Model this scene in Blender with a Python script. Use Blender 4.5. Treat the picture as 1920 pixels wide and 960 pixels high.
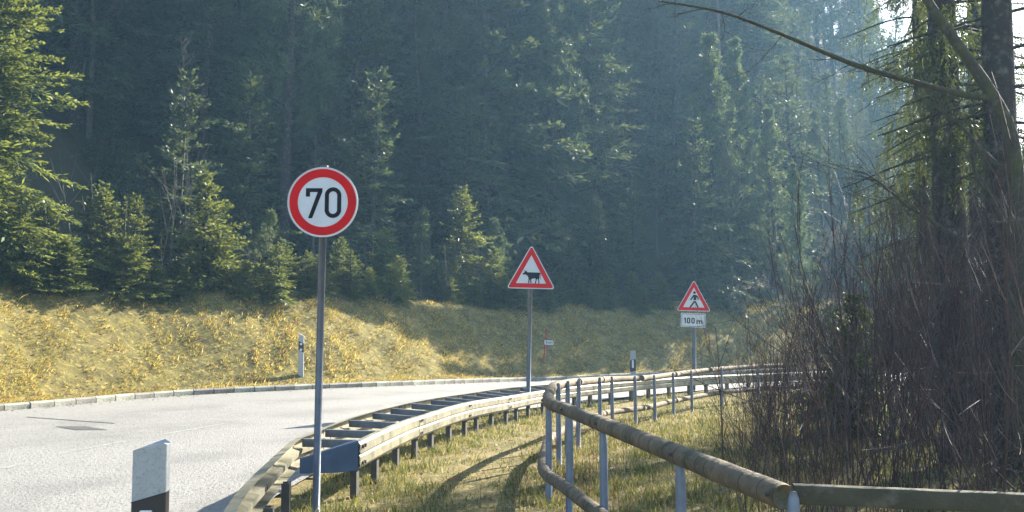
import bpy, math, random
import numpy as np
from mathutils import Vector, Matrix
random.seed(7); RNG = np.random.default_rng(7)
for o in list(bpy.data.objects): bpy.data.objects.remove(o)
scene = bpy.context.scene; col = scene.collection
R = math.radians
# ------------------------------------------------------------------ camera
F = 1800.0; HORIZON = 608.0; CAM_H = 1.6
PITCH = math.atan((HORIZON - 480) / F)
cam_d = bpy.data.cameras.new('Camera'); cam = bpy.data.objects.new('Camera', cam_d); col.objects.link(cam)
cam.location = (0, 0, CAM_H); cam.rotation_euler = (math.pi / 2 + PITCH, 0, 0)
cam_d.sensor_width = 36; cam_d.lens = 36 * F / 1920; cam_d.clip_end = 2000; cam_d.clip_start = .05
scene.camera = cam
# ------------------------------------------------------------------ light
SUN_AZ, SUN_EL = R(41), R(28)
world = bpy.data.worlds.new('World'); scene.world = world; world.use_nodes = True
wn = world.node_tree; bg = wn.nodes['Background']
sky = wn.nodes.new('ShaderNodeTexSky'); sky.sky_type = 'NISHITA'; sky.sun_disc = False
sky.sun_elevation = SUN_EL; sky.sun_rotation = SUN_AZ; sky.air_density = 1.0; sky.dust_density = 1.0
wn.links.new(sky.outputs[0], bg.inputs['Color']); bg.inputs['Strength'].default_value = .08
sun_d = bpy.data.lights.new('Sun', 'SUN'); sun_d.energy = 5; sun_d.angle = R(.5); sun_d.color = (1, .93, .8)
sun = bpy.data.objects.new('Sun', sun_d); col.objects.link(sun)
SUN_DIR = Vector((math.sin(SUN_AZ) * math.cos(SUN_EL), math.cos(SUN_AZ) * math.cos(SUN_EL), math.sin(SUN_EL)))
sun.rotation_euler = SUN_DIR.to_track_quat('Z', 'Y').to_euler(); sun.location = (20, 20, 30)
vs = scene.view_settings; vs.view_transform = 'Standard'; vs.look = 'None'; vs.gamma = 1; vs.use_curve_mapping = False
vs.exposure = 2.2
scene.cycles.max_bounces = 5; scene.cycles.transparent_max_bounces = 8; scene.cycles.volume_bounces = 0
# ------------------------------------------------------------------ pixel helpers
cp, sp = math.cos(PITCH), math.sin(PITCH)
def ray(px, py):
    u = (px - 960) / F; v = (480 - py) / F
    return np.array([u, cp - v * sp, sp + v * cp])
def at_z(px, py, z):
    d = ray(px, py); return d * ((z - CAM_H) / d[2]) + np.array([0, 0, CAM_H])
def at_y(px, py, Y):
    d = ray(px, py); return d * (Y / d[1]) + np.array([0, 0, CAM_H])
def sst(a, b, x):
    t = np.clip((np.asarray(x, float) - a) / (b - a), 0, 1); return t * t * (3 - 2 * t)
def g(x, y):                                   # height of the road and path
    return -.30 * sst(10, 21, y) * sst(-5, 2, x)
def on_ground(px, py, h=0.0):
    z = h
    for _ in range(12):
        p = at_z(px, py, z); z = float(g(p[0], p[1])) + h
    return p
def project_px(x, y, z):
    dx, dy, dz = x, y, z - CAM_H
    depth = dy * cp + dz * sp; up = dz * cp - dy * sp
    return 960 + F * dx / depth, 480 - F * up / depth
def resample(pts, step):
    pts = np.asarray(pts, float); n = len(pts)
    ext = np.vstack([2 * pts[0] - pts[1], pts, 2 * pts[-1] - pts[-2]]); out = []
    for i in range(n - 1):
        p0, p1, p2, p3 = ext[i:i + 4]
        for t in np.linspace(0, 1, 24, endpoint=False):
            out.append(.5 * ((2 * p1) + (p2 - p0) * t + (2 * p0 - 5 * p1 + 4 * p2 - p3) * t * t + (3 * p1 - p0 - 3 * p2 + p3) * t ** 3))
    out.append(pts[-1]); out = np.array(out)
    d = np.r_[0, np.cumsum(np.linalg.norm(np.diff(out, axis=0), axis=1))]
    m = max(2, int(round(d[-1] / step)) + 1); s = np.linspace(0, d[-1], m)
    return np.stack([np.interp(s, d, out[:, k]) for k in range(out.shape[1])], 1)
def tangents(p):
    t = np.gradient(p, axis=0); return t / np.linalg.norm(t, axis=1)[:, None]
# ------------------------------------------------------------------ mesh helpers
class MB:
    def __init__(s): s.v = []; s.t = []; s.q = []; s.n = 0; s.ng = []
    def add(s, v, quads=None, tris=None):
        v = np.asarray(v, float).reshape(-1, 3); s.v.append(v)
        if quads is not None and len(quads): s.q.append(np.asarray(quads, int).reshape(-1, 4) + s.n)
        if tris is not None and len(tris): s.t.append(np.asarray(tris, int).reshape(-1, 3) + s.n)
        s.n += len(v)
    def ngon(s, v):
        v = np.asarray(v, float); s.ng.append(list(range(s.n, s.n + len(v)))); s.v.append(v); s.n += len(v)
    def tube(s, pts, rad, k=6, cap=True):
        pts = np.asarray(pts, float); m = len(pts); rad = np.broadcast_to(np.asarray(rad, float), (m,))
        t = tangents(pts); up = np.array([0, 0, 1.]) if abs(t[0][2]) < .9 else np.array([1., 0, 0])
        a = np.cross(t, up); a /= np.linalg.norm(a, axis=1)[:, None] + 1e-9; b = np.cross(a, t)
        th = np.arange(k) * 2 * math.pi / k
        v = pts[:, None] + rad[:, None, None] * (np.cos(th)[None, :, None] * a[:, None] + np.sin(th)[None, :, None] * b[:, None])
        i, j = np.meshgrid(np.arange(m - 1), np.arange(k), indexing='ij'); j2 = (j + 1) % k
        q = np.stack([i * k + j, i * k + j2, (i + 1) * k + j2, (i + 1) * k + j], -1).reshape(-1, 4)
        base = s.n; s.add(v.reshape(-1, 3), q)
        if cap: s.ng.append([base + x for x in range(k)][::1]); s.ng.append([base + (m - 1) * k + x for x in range(k)][::-1])
    def box(s, c, size, rot=None):
        x, y, z = np.array(size) / 2
        v = np.array([[-x, -y, -z], [x, -y, -z], [x, y, -z], [-x, y, -z], [-x, -y, z], [x, -y, z], [x, y, z], [-x, y, z]])
        if rot is not None: v = v @ np.array(rot).T
        s.add(v + np.array(c), [[0, 3, 2, 1], [4, 5, 6, 7], [0, 1, 5, 4], [1, 2, 6, 5], [2, 3, 7, 6], [3, 0, 4, 7]])
    def loft(s, rings, closed=True, caps=True):
        rings = np.asarray(rings, float); m, k = rings.shape[:2]; kk = k if closed else k - 1
        i, j = np.meshgrid(np.arange(m - 1), np.arange(kk), indexing='ij'); j2 = (j + 1) % k
        base = s.n; s.add(rings.reshape(-1, 3), np.stack([i * k + j, i * k + j2, (i + 1) * k + j2, (i + 1) * k + j], -1).reshape(-1, 4))
        if closed and caps: s.ng.append([base + x for x in range(k)]); s.ng.append([base + (m - 1) * k + x for x in range(k)][::-1])
    def cards(s, b, d, n, L, W):
        side = np.cross(d, n); side /= np.linalg.norm(side, axis=1)[:, None] + 1e-9
        mid = b + d * (L * .45)[:, None]; w = side * W[:, None]
        v = np.stack([b, mid + w, b + d * L[:, None], mid - w], 1)
        s.add(v.reshape(-1, 3), np.arange(len(b) * 4).reshape(-1, 4))
    def prism(s, pts2, y0, y1):                 # outline in x,z extruded along y
        n = len(pts2); a = [(p[0], y0, p[1]) for p in pts2]; b = [(p[0], y1, p[1]) for p in pts2]
        base = s.n; s.add(a + b, [[i, (i + 1) % n, n + (i + 1) % n, n + i] for i in range(n)])
        s.ng.append([base + i for i in range(n)][::-1]); s.ng.append([base + n + i for i in range(n)])
    def mesh(s, name, smooth=False):
        me = bpy.data.meshes.new(name); v = np.concatenate(s.v) if s.v else np.zeros((0, 3))
        q = np.concatenate(s.q) if s.q else np.zeros((0, 4), int); t = np.concatenate(s.t) if s.t else np.zeros((0, 3), int)
        ngl = [np.array(x, int) for x in s.ng]
        loops = np.concatenate([q.ravel(), t.ravel()] + ngl).astype(np.int32)
        tot = np.concatenate([np.full(len(q), 4), np.full(len(t), 3), [len(x) for x in ngl]]).astype(np.int32)
        st = np.r_[0, np.cumsum(tot)[:-1]].astype(np.int32)
        me.vertices.add(len(v)); me.vertices.foreach_set('co', v.astype(np.float32).ravel())
        me.loops.add(len(loops)); me.loops.foreach_set('vertex_index', loops)
        me.polygons.add(len(tot)); me.polygons.foreach_set('loop_start', st); me.polygons.foreach_set('loop_total', tot)
        me.polygons.foreach_set('use_smooth', np.full(len(tot), bool(smooth)))
        me.update(calc_edges=True); me.validate(); return me
    def build(s, name, mat, parent=None, smooth=False, loc=None):
        return obj(name, s.mesh(name, smooth), mat, parent, loc)
def obj(name, me, mat=None, parent=None, loc=None):
    o = bpy.data.objects.new(name, me); col.objects.link(o)
    if mat is not None and me is not None and not me.materials: me.materials.append(mat)
    if parent is not None: o.parent = parent
    if loc is not None: o.location = loc
    return o
def tag(o, label=None, cat=None, group=None, kind=None):
    for k, v in (('label', label), ('category', cat), ('group', group), ('kind', kind)):
        if v: o[k] = v
    return o
def thing(name, label, cat, loc=(0, 0, 0), rz=0, group=None):
    o = bpy.data.objects.new(name, None); col.objects.link(o); o.location = loc; o.rotation_euler = (0, 0, rz); o.empty_display_size = .2
    return tag(o, label, cat, group)
def bevel(o, w=.004, seg=2):
    m = o.modifiers.new('bevel', 'BEVEL'); m.width = w; m.segments = seg; m.limit_method = 'ANGLE'; m.angle_limit = R(40); return o
# ------------------------------------------------------------------ materials
def material(name, c1, c2=None, scale=6., rough=.7, bump=0., bscale=60., metal=0., c3=None, scale3=40., spec=.5, trans=0., objrand=0., coord='Object', stretch=None, tcol=None, attr=None, detail=5.):
    m = bpy.data.materials.new(name); m.use_nodes = True; nt = m.node_tree; N = nt.nodes; L = nt.links
    b = N['Principled BSDF']; b.inputs['Roughness'].default_value = rough; b.inputs['Metallic'].default_value = metal
    b.inputs['Specular IOR Level'].default_value = spec
    tc = N.new('ShaderNodeTexCoord'); src = tc.outputs[coord]
    if stretch:
        mp = N.new('ShaderNodeMapping'); mp.inputs['Scale'].default_value = stretch; L.new(src, mp.inputs['Vector']); src = mp.outputs[0]
    def noise(sc, det=detail):
        n = N.new('ShaderNodeTexNoise'); n.inputs['Scale'].default_value = sc; n.inputs['Detail'].default_value = det; n.inputs['Roughness'].default_value = .62
        L.new(src, n.inputs['Vector']); return n.outputs['Fac']
    def mix(f, a, bb):
        x = N.new('ShaderNodeMix'); x.data_type = 'RGBA'; L.new(f, x.inputs[0])
        for s, i in ((a, 6), (bb, 7)):
            if isinstance(s, tuple): x.inputs[i].default_value = (*s, 1)
            else: L.new(s, x.inputs[i])
        return x.outputs[2]
    def ramp(f, lo, hi):
        r = N.new('ShaderNodeMapRange'); r.inputs[1].default_value = lo; r.inputs[2].default_value = hi; L.new(f, r.inputs[0]); return r.outputs[0]
    cur = c1
    if attr:
        a = N.new('ShaderNodeAttribute'); a.attribute_name = attr; cur = a.outputs['Color']
    if c2: cur = mix(ramp(noise(scale), .36, .66), cur, c2)
    if c3: cur = mix(ramp(noise(scale3), .52, .68), cur, c3)
    if objrand:
        oi = N.new('ShaderNodeObjectInfo'); h = N.new('ShaderNodeHueSaturation')
        r = N.new('ShaderNodeMapRange'); r.inputs[3].default_value = 1 - objrand; r.inputs[4].default_value = 1 + objrand; L.new(oi.outputs['Random'], r.inputs[0])
        L.new(r.outputs[0], h.inputs['Value'])
        r2 = N.new('ShaderNodeMapRange'); r2.inputs[3].default_value = .475; r2.inputs[4].default_value = .53; L.new(oi.outputs['Random'], r2.inputs[0]); L.new(r2.outputs[0], h.inputs['Hue'])
        if isinstance(cur, tuple): h.inputs['Color'].default_value = (*cur, 1)
        else: L.new(cur, h.inputs['Color'])
        cur = h.outputs[0]
    if isinstance(cur, tuple): b.inputs['Base Color'].default_value = (*cur, 1)
    else: L.new(cur, b.inputs['Base Color'])
    if bump:
        bn = N.new('ShaderNodeBump'); bn.inputs['Strength'].default_value = bump; bn.inputs['Distance'].default_value = .02
        L.new(noise(bscale), bn.inputs['Height']); L.new(bn.outputs[0], b.inputs['Normal'])
    if trans:
        tr = N.new('ShaderNodeBsdfTranslucent'); ms = N.new('ShaderNodeMixShader'); ms.inputs[0].default_value = trans
        if tcol: tr.inputs[0].default_value = (*tcol, 1)
        elif isinstance(cur, tuple): tr.inputs[0].default_value = (*cur, 1)
        else: L.new(cur, tr.inputs[0])
        L.new(b.outputs[0], ms.inputs[1]); L.new(tr.outputs[0], ms.inputs[2]); L.new(ms.outputs[0], N['Material Output'].inputs['Surface'])
    return m
M = {}
M['asphalt'] = material('asphalt', (.2, .19, .175), (.26, .25, .228), .7, .6, 1.0, 34, c3=(.075, .072, .068), scale3=26, spec=1.0, attr='Col')
M['asphalt_dark'] = material('asphalt_dark', (.06, .06, .06), (.1, .1, .095), 20, .7, .8, 60)
M['paint_line'] = material('worn_road_paint', (.36, .355, .33), (.23, .225, .21), 9, .6, .4, 90, c3=(.2, .195, .18), scale3=45)
M['ground'] = material('soil_and_moss', (.2, .16, .07), (.1, .09, .035), 1.6, .95, .8, 30, c3=(.34, .27, .12), scale3=14, spec=.15)
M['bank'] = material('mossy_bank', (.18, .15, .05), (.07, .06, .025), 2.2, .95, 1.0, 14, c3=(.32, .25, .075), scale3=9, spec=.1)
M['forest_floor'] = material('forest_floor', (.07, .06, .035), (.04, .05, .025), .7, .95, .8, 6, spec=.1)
M['kerb'] = material('kerb_concrete', (.3, .28, .23), (.2, .19, .155), 5, .85, .5, 70, c3=(.12, .12, .08), scale3=12, objrand=.28)
M['rail'] = material('weathered_galvanised_rail', (.29, .265, .19), (.17, .16, .105), 3.2, .55, .2, 40, metal=.1, c3=(.075, .075, .04), scale3=5)
M['steel'] = material('dull_galvanised_steel', (.17, .185, .21), (.1, .112, .13), 7, .5, .1, 60, metal=.35)
M['steel_dark'] = material('weathered_post_steel', (.085, .08, .072), (.05, .05, .047), 9, .65, .2, 50, metal=.2)
M['post_sky_tint'] = material('zinc_railing_post', (.2, .235, .3), (.14, .165, .215), 6, .5, .08, 60, metal=.15)  # zinc grey with the blue of skylit shade painted into it
M['plate_steel'] = material('sky_tinted_end_plate', (.075, .12, .195), (.055, .09, .145), 5, .6, .05, 40, metal=.1)  # galvanised grey; the blue sky reflection is painted into the base colour
M['pole'] = material('zinc_sign_pole', (.13, .145, .17), (.1, .11, .13), 9, .45, .05, 80, metal=.4)
M['bolt'] = material('rusty_bolt', (.05, .04, .035), rough=.7)
M['log'] = material('weathered_round_wood', (.2, .15, .095), (.115, .09, .058), 5, .85, .8, 24, c3=(.055, .058, .03), scale3=7, stretch=(1, 1, 1))
M['groove'] = material('log_groove', (.05, .045, .035), rough=.95)
M['plank'] = material('algae_green_wood', (.075, .068, .042), (.04, .04, .024), 4, .9, .4, 40, c3=(.12, .11, .085), scale3=9)
M['white_sheet'] = material('sign_white', (.62, .64, .66), (.55, .57, .59), 6, .5, spec=.3)
M['red_sheet'] = material('sign_red', (.62, .004, .006), (.52, .004, .006), 6, .5, spec=.2)
M['black_sheet'] = material('sign_black', (.008, .008, .014), rough=.6, spec=.2)
M['alu'] = material('sign_aluminium', (.5, .5, .5), rough=.4, metal=.6)
M['plastic'] = material('delineator_white_plastic', (.36, .385, .4), (.31, .33, .345), 22, .5, .05, 60, c3=(.25, .25, .23), scale3=90)
M['plastic_black'] = material('delineator_black_band', (.02, .019, .022), rough=.5)
M['reflector'] = material('reflector_white', (.75, .78, .8), (.6, .63, .66), 120, .25)
M['red_paint'] = material('red_stake_paint', (.42, .03, .03), (.3, .03, .03), 12, .6)
M['bark'] = material('conifer_bark', (.04, .03, .025), (.02, .017, .015), 7, .9, 1.0, 22, c3=(.1, .095, .08), scale3=10, objrand=.2)
M['bark_pale'] = material('pale_bark', (.13, .115, .095), (.07, .063, .054), 6, .85, .6, 30, objrand=.15)
M['bark_moss'] = material('mossy_bark', (.045, .036, .026), (.06, .065, .018), 5, .95, 1.0, 24, c3=(.09, .08, .065), scale3=12)
M['twig'] = material('purple_brown_twig', (.068, .037, .034), (.034, .021, .022), 3, .6, objrand=.3, spec=.4)
M['spruce'] = material('spruce_needles', (.05, .08, .026), (.08, .105, .03), 1.1, .5, trans=.38, tcol=(.24, .27, .05), objrand=.18, spec=.35)
M['spruce_dark'] = material('old_spruce_needles', (.03, .045, .018), (.045, .06, .02), 1.1, .55, trans=.25, tcol=(.15, .18, .035), spec=.3)
M['forest'] = material('forest_needles', (.036, .064, .032), (.056, .086, .04), .6, .6, trans=.25, tcol=(.14, .17, .05), objrand=.3, spec=.3)
M['pine'] = material('pine_needles', (.05, .085, .04), (.08, .115, .045), 1.1, .6, trans=.3, tcol=(.16, .2, .06), objrand=.15, spec=.35)
M['grass'] = material('grass_blades', (.2, .2, .05), rough=.65, trans=.4, attr='Col', spec=.3)
M['leaf'] = material('fallen_leaves', (.25, .1, .04), rough=.8, trans=.2, attr='Col')
# ------------------------------------------------------------------ road edge curves (plan)
kerb_px = [(0, 772), (100, 764), (230, 752), (330, 744), (440, 737.5), (560, 732), (720, 725.5), (860, 720), (1000, 715)]
kp = [on_ground(*p)[:2] for p in kerb_px]
k0 = np.array(kp[0]); dk = np.array(kp[1]) - k0; dk /= np.linalg.norm(dk)
pre = [k0 - dk * 34 + np.array([-4, -6]), k0 - dk * 22 + np.array([-1.5, -2]), k0 - dk * 11, k0 - dk * 4.5]
kl = np.array(kp[-1])
post = [kl + np.array(v) for v in ((3.0, 2.6), (7, 5.2), (13, 7.8), (23, 10.5), (40, 13), (62, 15))]
KERB = resample(np.array(pre + kp + post), .5)
KT = tangents(KERB); KN = np.stack([-KT[:, 1], KT[:, 0]], 1)             # pointing away from the road, uphill
K0 = int(np.argmin(np.linalg.norm(KERB - k0, axis=1)))
def az_factor(x, y):
    a = np.degrees(np.arctan2(x, np.maximum(y, 1e-3))); return 1 - .82 * sst(15, 25, a)
def bank_h(d, x, y):
    z = .13 + .03 * sst(.3, .9, d) + 2.25 * (np.clip((d - .8) / 3.3, 0, 1) ** .93) + (.10 + .32 * sst(-2, 6, x)) * np.clip(d - 4.1, 0, 4)
    z = z + np.clip(d - 7, 0, 200) * .68 * az_factor(x, y) * sst(6, 16, d)
    lump = (.05 * np.sin(x * 2.1 + y * .7) + .05 * np.sin(y * 2.7 - x * 1.3) + .03 * np.sin(x * 5.3 + 2 * y)) * sst(.6, 2, d)
    return z + lump + g(x, y)
def off(i, d):
    p = KERB[i] + KN[i] * d; return p[0], p[1]
def on_bank(px, d):                                                       # the point d metres behind the kerb that shows at pixel column px
    P = KERB + KN * d; z = bank_h(d, P[:, 0], P[:, 1]); ok = P[:, 1] > 5
    x = np.where(ok, project_px(P[:, 0], np.maximum(P[:, 1], .1), z)[0], 1e9); i = int(np.argmin(abs(x - px)))
    return float(P[i, 0]), float(P[i, 1]), float(z[i])
# back rail of the guardrail: (px, y of the top edge, y of the foot)
back_px = [(666, 825, 937), (739, 793, 886), (780, 780, 859), (855, 757, 826), (904, 748, 808), (960, 740, 793), (1010, 732, 780), (1081, 722.5, 767), (1171, 714, 754), (1237, 709, 746.5), (1304, 704.5, 739.5), (1425, 699.5, 730), (1650, 691, 716)]
bp = []
for x, t, b in back_px:
    p = on_ground(x, b); s = F / p[1]; bp.append((p[0], p[1], CAM_H - (t - HORIZON) / s))
bp = np.array(bp); BACK = resample(bp, .2)
kern = np.ones(9) / 9
BACK[4:-4, 2] = np.convolve(BACK[:, 2], kern, 'valid')
front_px = [(436, 965), (480, 905), (525, 859), (564, 823), (589, 813), (649, 788), (724, 766), (799, 750), (870, 739), (960, 727)]
fp = []
for x, y in front_px:
    p = on_ground(x, y, .53); fp.append((p[0], p[1], p[2]))
fp = np.array(fp)
BT = tangents(BACK[:, :2]); BN = np.stack([-BT[:, 1], BT[:, 0]], 1)
far = []
for i in range(0, len(BACK), 12):
    q = BACK[i, :2] + BN[i] * .52
    if q[1] > fp[-1, 1] + 1.6: far.append((q[0], q[1], BACK[i, 2] + .01))
FRONT = resample(np.vstack([[fp[0] + (fp[0] - fp[1]) * 1.5 + np.array([.0, 0, -.25])], fp, far]), .2)
FRONT[3:-3, 2] = np.convolve(FRONT[:, 2], np.ones(7) / 7, 'valid')
# ------------------------------------------------------------------ ground, road, bank
xs = np.unique(np.r_[np.linspace(-140, -20, 13), np.linspace(-20, 30, 101), np.linspace(30, 170, 15)])
ys = np.unique(np.r_[np.linspace(-40, 0, 9), np.linspace(0, 50, 101), np.linspace(50, 270, 23)])
X, Y = np.meshgrid(xs, ys); Z = g(X, Y) - .02 + .012 * np.sin(X * 3.1 + Y) * np.sin(Y * 2.3 - X)
nx = len(xs); ii, jj = np.meshgrid(np.arange(len(ys) - 1), np.arange(nx - 1), indexing='ij')
m = MB(); m.add(np.stack([X, Y, Z], -1).reshape(-1, 3), np.stack([ii * nx + jj, ii * nx + jj + 1, (ii + 1) * nx + jj + 1, (ii + 1) * nx + jj], -1))
tag(m.build('ground', M['ground'], smooth=True), kind='structure')
edge = []
fsel = FRONT[::3]; ft = tangents(fsel[:, :2]); fn = np.stack([-ft[:, 1], ft[:, 0]], 1)
for p, n in zip(fsel, fn): edge.append(p[:2] + n * .22)
EDGE = resample(np.vstack([[(-3.4, -34), (-2.7, -15), (-2.15, -2), (-1.95, 2.5)], edge, [edge[-1] + np.array([30, 9])]]), .6)
ns = 220; ke = resample(KERB, .5)
def by_count(p, n):
    s = np.linspace(0, len(p) - 1, n); return np.stack([np.interp(s, np.arange(len(p)), p[:, k]) for k in range(2)], 1)
A = by_count(EDGE, ns); B = by_count(KERB, ns); rows = []
for t in np.linspace(0, 1, 40):
    P = A * (1 - t) + (B - KN[np.linspace(0, len(KERB) - 1, ns).astype(int)] * -.02) * t
    rows.append(np.stack([P[:, 0], P[:, 1], g(P[:, 0], P[:, 1]) + .012], 1))
m = MB(); m.loft(np.array(rows), closed=False)
road = tag(m.build('road', M['asphalt'], smooth=True), kind='structure')
tv = np.repeat(np.linspace(0, 1, 40), ns); sv = np.tile(np.arange(ns), 40)
tr = .24 - .085 * sum(np.exp(-((tv - c - .012 * np.sin(sv * .21 + c * 9)) / .045) ** 2) for c in (.2, .38, .62, .8)) + .012 * np.sin(sv * .33 + tv * 14)
ca = road.data.color_attributes.new('Col', 'FLOAT_COLOR', 'POINT'); ca.data.foreach_set('color', np.stack([tr, tr * .955, tr * .88, np.ones_like(tr)], 1).astype(np.float32).ravel())
def sheet(name, corners, mat, z=.017):
    c = np.array([on_ground(*p) for p in corners]); n = 8; v = []
    for a in np.linspace(0, 1, n):
        for b in np.linspace(0, 1, 3):
            p = (c[0] * (1 - a) + c[1] * a) * (1 - b) + (c[3] * (1 - a) + c[2] * a) * b; v.append((p[0], p[1], float(g(p[0], p[1])) + z))
    q = [[i * 3 + j, (i + 1) * 3 + j, (i + 1) * 3 + j + 1, i * 3 + j + 1] for i in range(n - 1) for j in range(2)]
    mm = MB(); mm.add(v, q); return tag(mm.build(name, mat), kind='structure')
sheet('road_patch', [(104, 801.5), (160, 801), (203, 808), (140, 808)], M['asphalt_dark'])
for c in ([(-60, 895), (38, 871), (38, 874), (-60, 898.5)], [(108, 852), (236, 828), (236, 830), (108, 854.5)], [(300, 816), (420, 795.5), (420, 797), (300, 818)]):
    sheet('road_marking', c, M['paint_line'])
sheet('road_seam', [(50, 783), (215, 795), (215, 796), (50, 784)], M['asphalt_dark'])
# bank and hillside, one sheet laid out from the kerb
ds = np.r_[np.linspace(.16, 8, 40), np.linspace(8.6, 66, 44)]
G = []
for d in ds:
    P = KERB + KN * d; G.append(np.stack([P[:, 0], P[:, 1], bank_h(d, P[:, 0], P[:, 1])], 1))
G = np.array(G)
m = MB(); m.loft(G[:27], closed=False); tag(m.build('grass_bank', M['bank'], smooth=True), kind='structure')
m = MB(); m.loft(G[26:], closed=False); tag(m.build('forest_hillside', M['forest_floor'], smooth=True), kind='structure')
# kerb with single stones
m = MB(); rings = []
for d, z in ((-.02, -.12), (-.02, -.015), (.2, -.015), (.2, -.12)):
    P = KERB + KN * d; rings.append(np.stack([P[:, 0], P[:, 1], g(P[:, 0], P[:, 1]) + z], 1))
m.loft(np.array(rings), closed=False)
kerb = tag(m.build('kerb', M['kerb']), kind='structure')
m = MB(); pf = [(-.075, -.1), (.075, -.1), (.075, .135), (-.045, .135), (-.075, .105)]
m.loft(np.array([[(x, y, z) for y, z in pf] for x in (-.238, .238)])); stone = m.mesh('kerb_stone'); stone.materials.append(M['kerb'])
for k in range(max(0, K0 - 10), min(len(KERB) - 2, K0 + 110)):
    p = KERB[k] + KN[k] * .075; o = obj('kerb_stone', stone, None, kerb)
    o.location = (p[0], p[1], float(g(p[0], p[1])) + random.uniform(-.004, .004)); o.rotation_euler = (0, random.uniform(-.004, .004), math.atan2(KT[k, 1], KT[k, 0]) + random.uniform(-.006, .006))
# ------------------------------------------------------------------ guardrail
gr = thing('guardrail', 'double-sided steel guardrail on short posts, curving along the road edge', 'guardrail', (float(BACK[0, 0]), float(BACK[0, 1]), 0))
gl = Vector(gr.location)
def part(mb, name, mat, parent, smooth=False):
    for v in mb.v: v -= np.array(parent_origin[parent.name])
    return mb.build(name, mat, parent, smooth)
parent_origin = {gr.name: tuple(gl)}
FACE = .25
def rail_profile(depth, sgn):
    if sgn > 0: o = [(.0, 0), (depth, -.012), (depth, -.085), (.0, -.105), (.0, -.148), (depth, -.168), (depth, -.238), (.0, -FACE)]
    else: o = [(-.02, 0), (depth * .55, -.004), (depth, -.03), (depth, -.108), (depth * .72, -.125), (depth, -.142), (depth, -.222), (depth * .5, -FACE), (-.02, -FACE - .004)]
    o = [(a * sgn, b) for a, b in o]; i = [(a - .005 * sgn, b) for a, b in o]
    return o + i[::-1]
def rail(path, sgn, depth, step):
    prof = rail_profile(depth, sgn); T = tangents(path[:, :2]); N_ = np.stack([-T[:, 1], T[:, 0]], 1); a = 0; k = 0
    while a < len(path) - 2:
        b = min(len(path) - 1, a + step); seg = range(a, b + 1); rings = []
        for i in seg:
            lift = .005 * sgn * (k % 2)
            rings.append([(path[i, 0] + N_[i, 0] * (u + lift), path[i, 1] + N_[i, 1] * (u + lift), path[i, 2] + w) for u, w in prof])
        mb = MB(); mb.loft(np.array(rings)); s = part(mb, 'rail_section', M['rail'], gr)
        if path[a, 1] < 19:
            for dz in (-.05, -.126, -.2):
                for da in (.06, .14):
                    i = min(a + 1, len(path) - 1); q = path[a, :2] + T[a] * da + N_[a] * sgn * ((depth if dz != -.126 else 0) + .008)
                    mb = MB(); c = np.array([q[0], q[1], path[a, 2] + dz]) - np.array(gl); nn = np.array([N_[a, 0], N_[a, 1], 0]) * .012
                    mb.tube([c - nn, c + nn], .016, 8); mb.build('bolt', M['bolt'], s)
        a = b; k += 1
rail(BACK, -1, .045, 14)
rail(FRONT, 1, .075, 16)
slen = np.r_[0, np.cumsum(np.linalg.norm(np.diff(BACK[:, :2], axis=0), axis=1))]
sig = [(-.05, -.03), (-.05, .03), (-.035, .03), (-.035, -.015), (.035, -.015), (.035, .03), (.05, .03), (.05, -.03)]
def sigma_post(x, y, zt, ang, name='post'):
    z0 = float(g(x, y)) - .1; c, s_ = math.cos(ang), math.sin(ang); mb = MB()
    mb.loft(np.array([[(x + a * c - b * s_, y + a * s_ + b * c, z) for a, b in sig] for z in (z0, zt)]))
    return part(mb, name, M['steel_dark'], gr)
for s in np.arange(.12, slen[-1] - .5, .93):
    i = int(np.argmin(abs(slen - s))); p = BACK[i]; n = BN[i]; t = BT[i]
    q = p[:2] + n * .06; ang = math.atan2(t[1], t[0]); sigma_post(q[0], q[1], p[2] - .06, ang)
    if p[1] > 26: continue
    j = int(np.argmin(np.linalg.norm(FRONT[:, :2] - (p[:2] + n * .5), axis=1))); f = FRONT[j]
    a = np.array([p[0] + n[0] * .01, p[1] + n[1] * .01, p[2] - .055]); b = np.array([f[0], f[1], f[2] - .055]); u = (b - a); L_ = np.linalg.norm(u); u /= L_
    mb = MB(); w = np.array([t[0], t[1], 0])
    prof = [(-.025, .045), (.03, .045), (.03, .037), (-.017, .037), (-.017, -.022), (.03, -.022), (.03, -.03), (-.025, -.03)]
    mb.loft(np.array([[c + w * x + np.array([0, 0, z]) for x, z in prof] for c in (a, b)])); part(mb, 'spacer', M['steel'], gr)
for px, yy in ((521, 7.25), (494, 6.2), (470, 5.1)):
    j = int(np.argmin(abs(FRONT[:, 1] - yy))); f = FRONT[j]; t = FRONT[j + 1, :2] - FRONT[j - 1, :2]; t /= np.linalg.norm(t)
    sigma_post(f[0] + t[1] * .13, f[1] - t[0] * .13, f[2] - .10, math.atan2(t[1], t[0]))
# oblique end plate joining the back rail to the front rail
e1 = BACK[0]; lf = at_y(562, 861, 8.5); lb = at_y(562, 888, 8.5)
rt = np.array([e1[0] + .02, e1[1] - .01, e1[2] + .004]); rb = rt - np.array([0, 0, FACE + .01])
mb = MB(); nrm = np.cross(lf - rt, rb - rt); nrm /= np.linalg.norm(nrm); nrm *= -1 if nrm[1] > 0 else 1
flange = -nrm * .06
loop = np.array([rt, rb, rb * .6 + lb * .4 - np.array([0, 0, .012]), lb, lf])
mb.loft(np.array([loop, loop + nrm * .008]))
mb.loft(np.array([[rt, lf, lf + np.array([0, 0, .006]), rt + np.array([0, 0, .006])], [rt + flange, lf + flange * .15, lf + flange * .15 + np.array([0, 0, .006]), rt + flange + np.array([0, 0, .006])]]))
tag(part(mb, 'end_plate', M['plate_steel'], gr), 'galvanised steel plate closing the end of the guardrail, sky reflection painted in blue')
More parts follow.
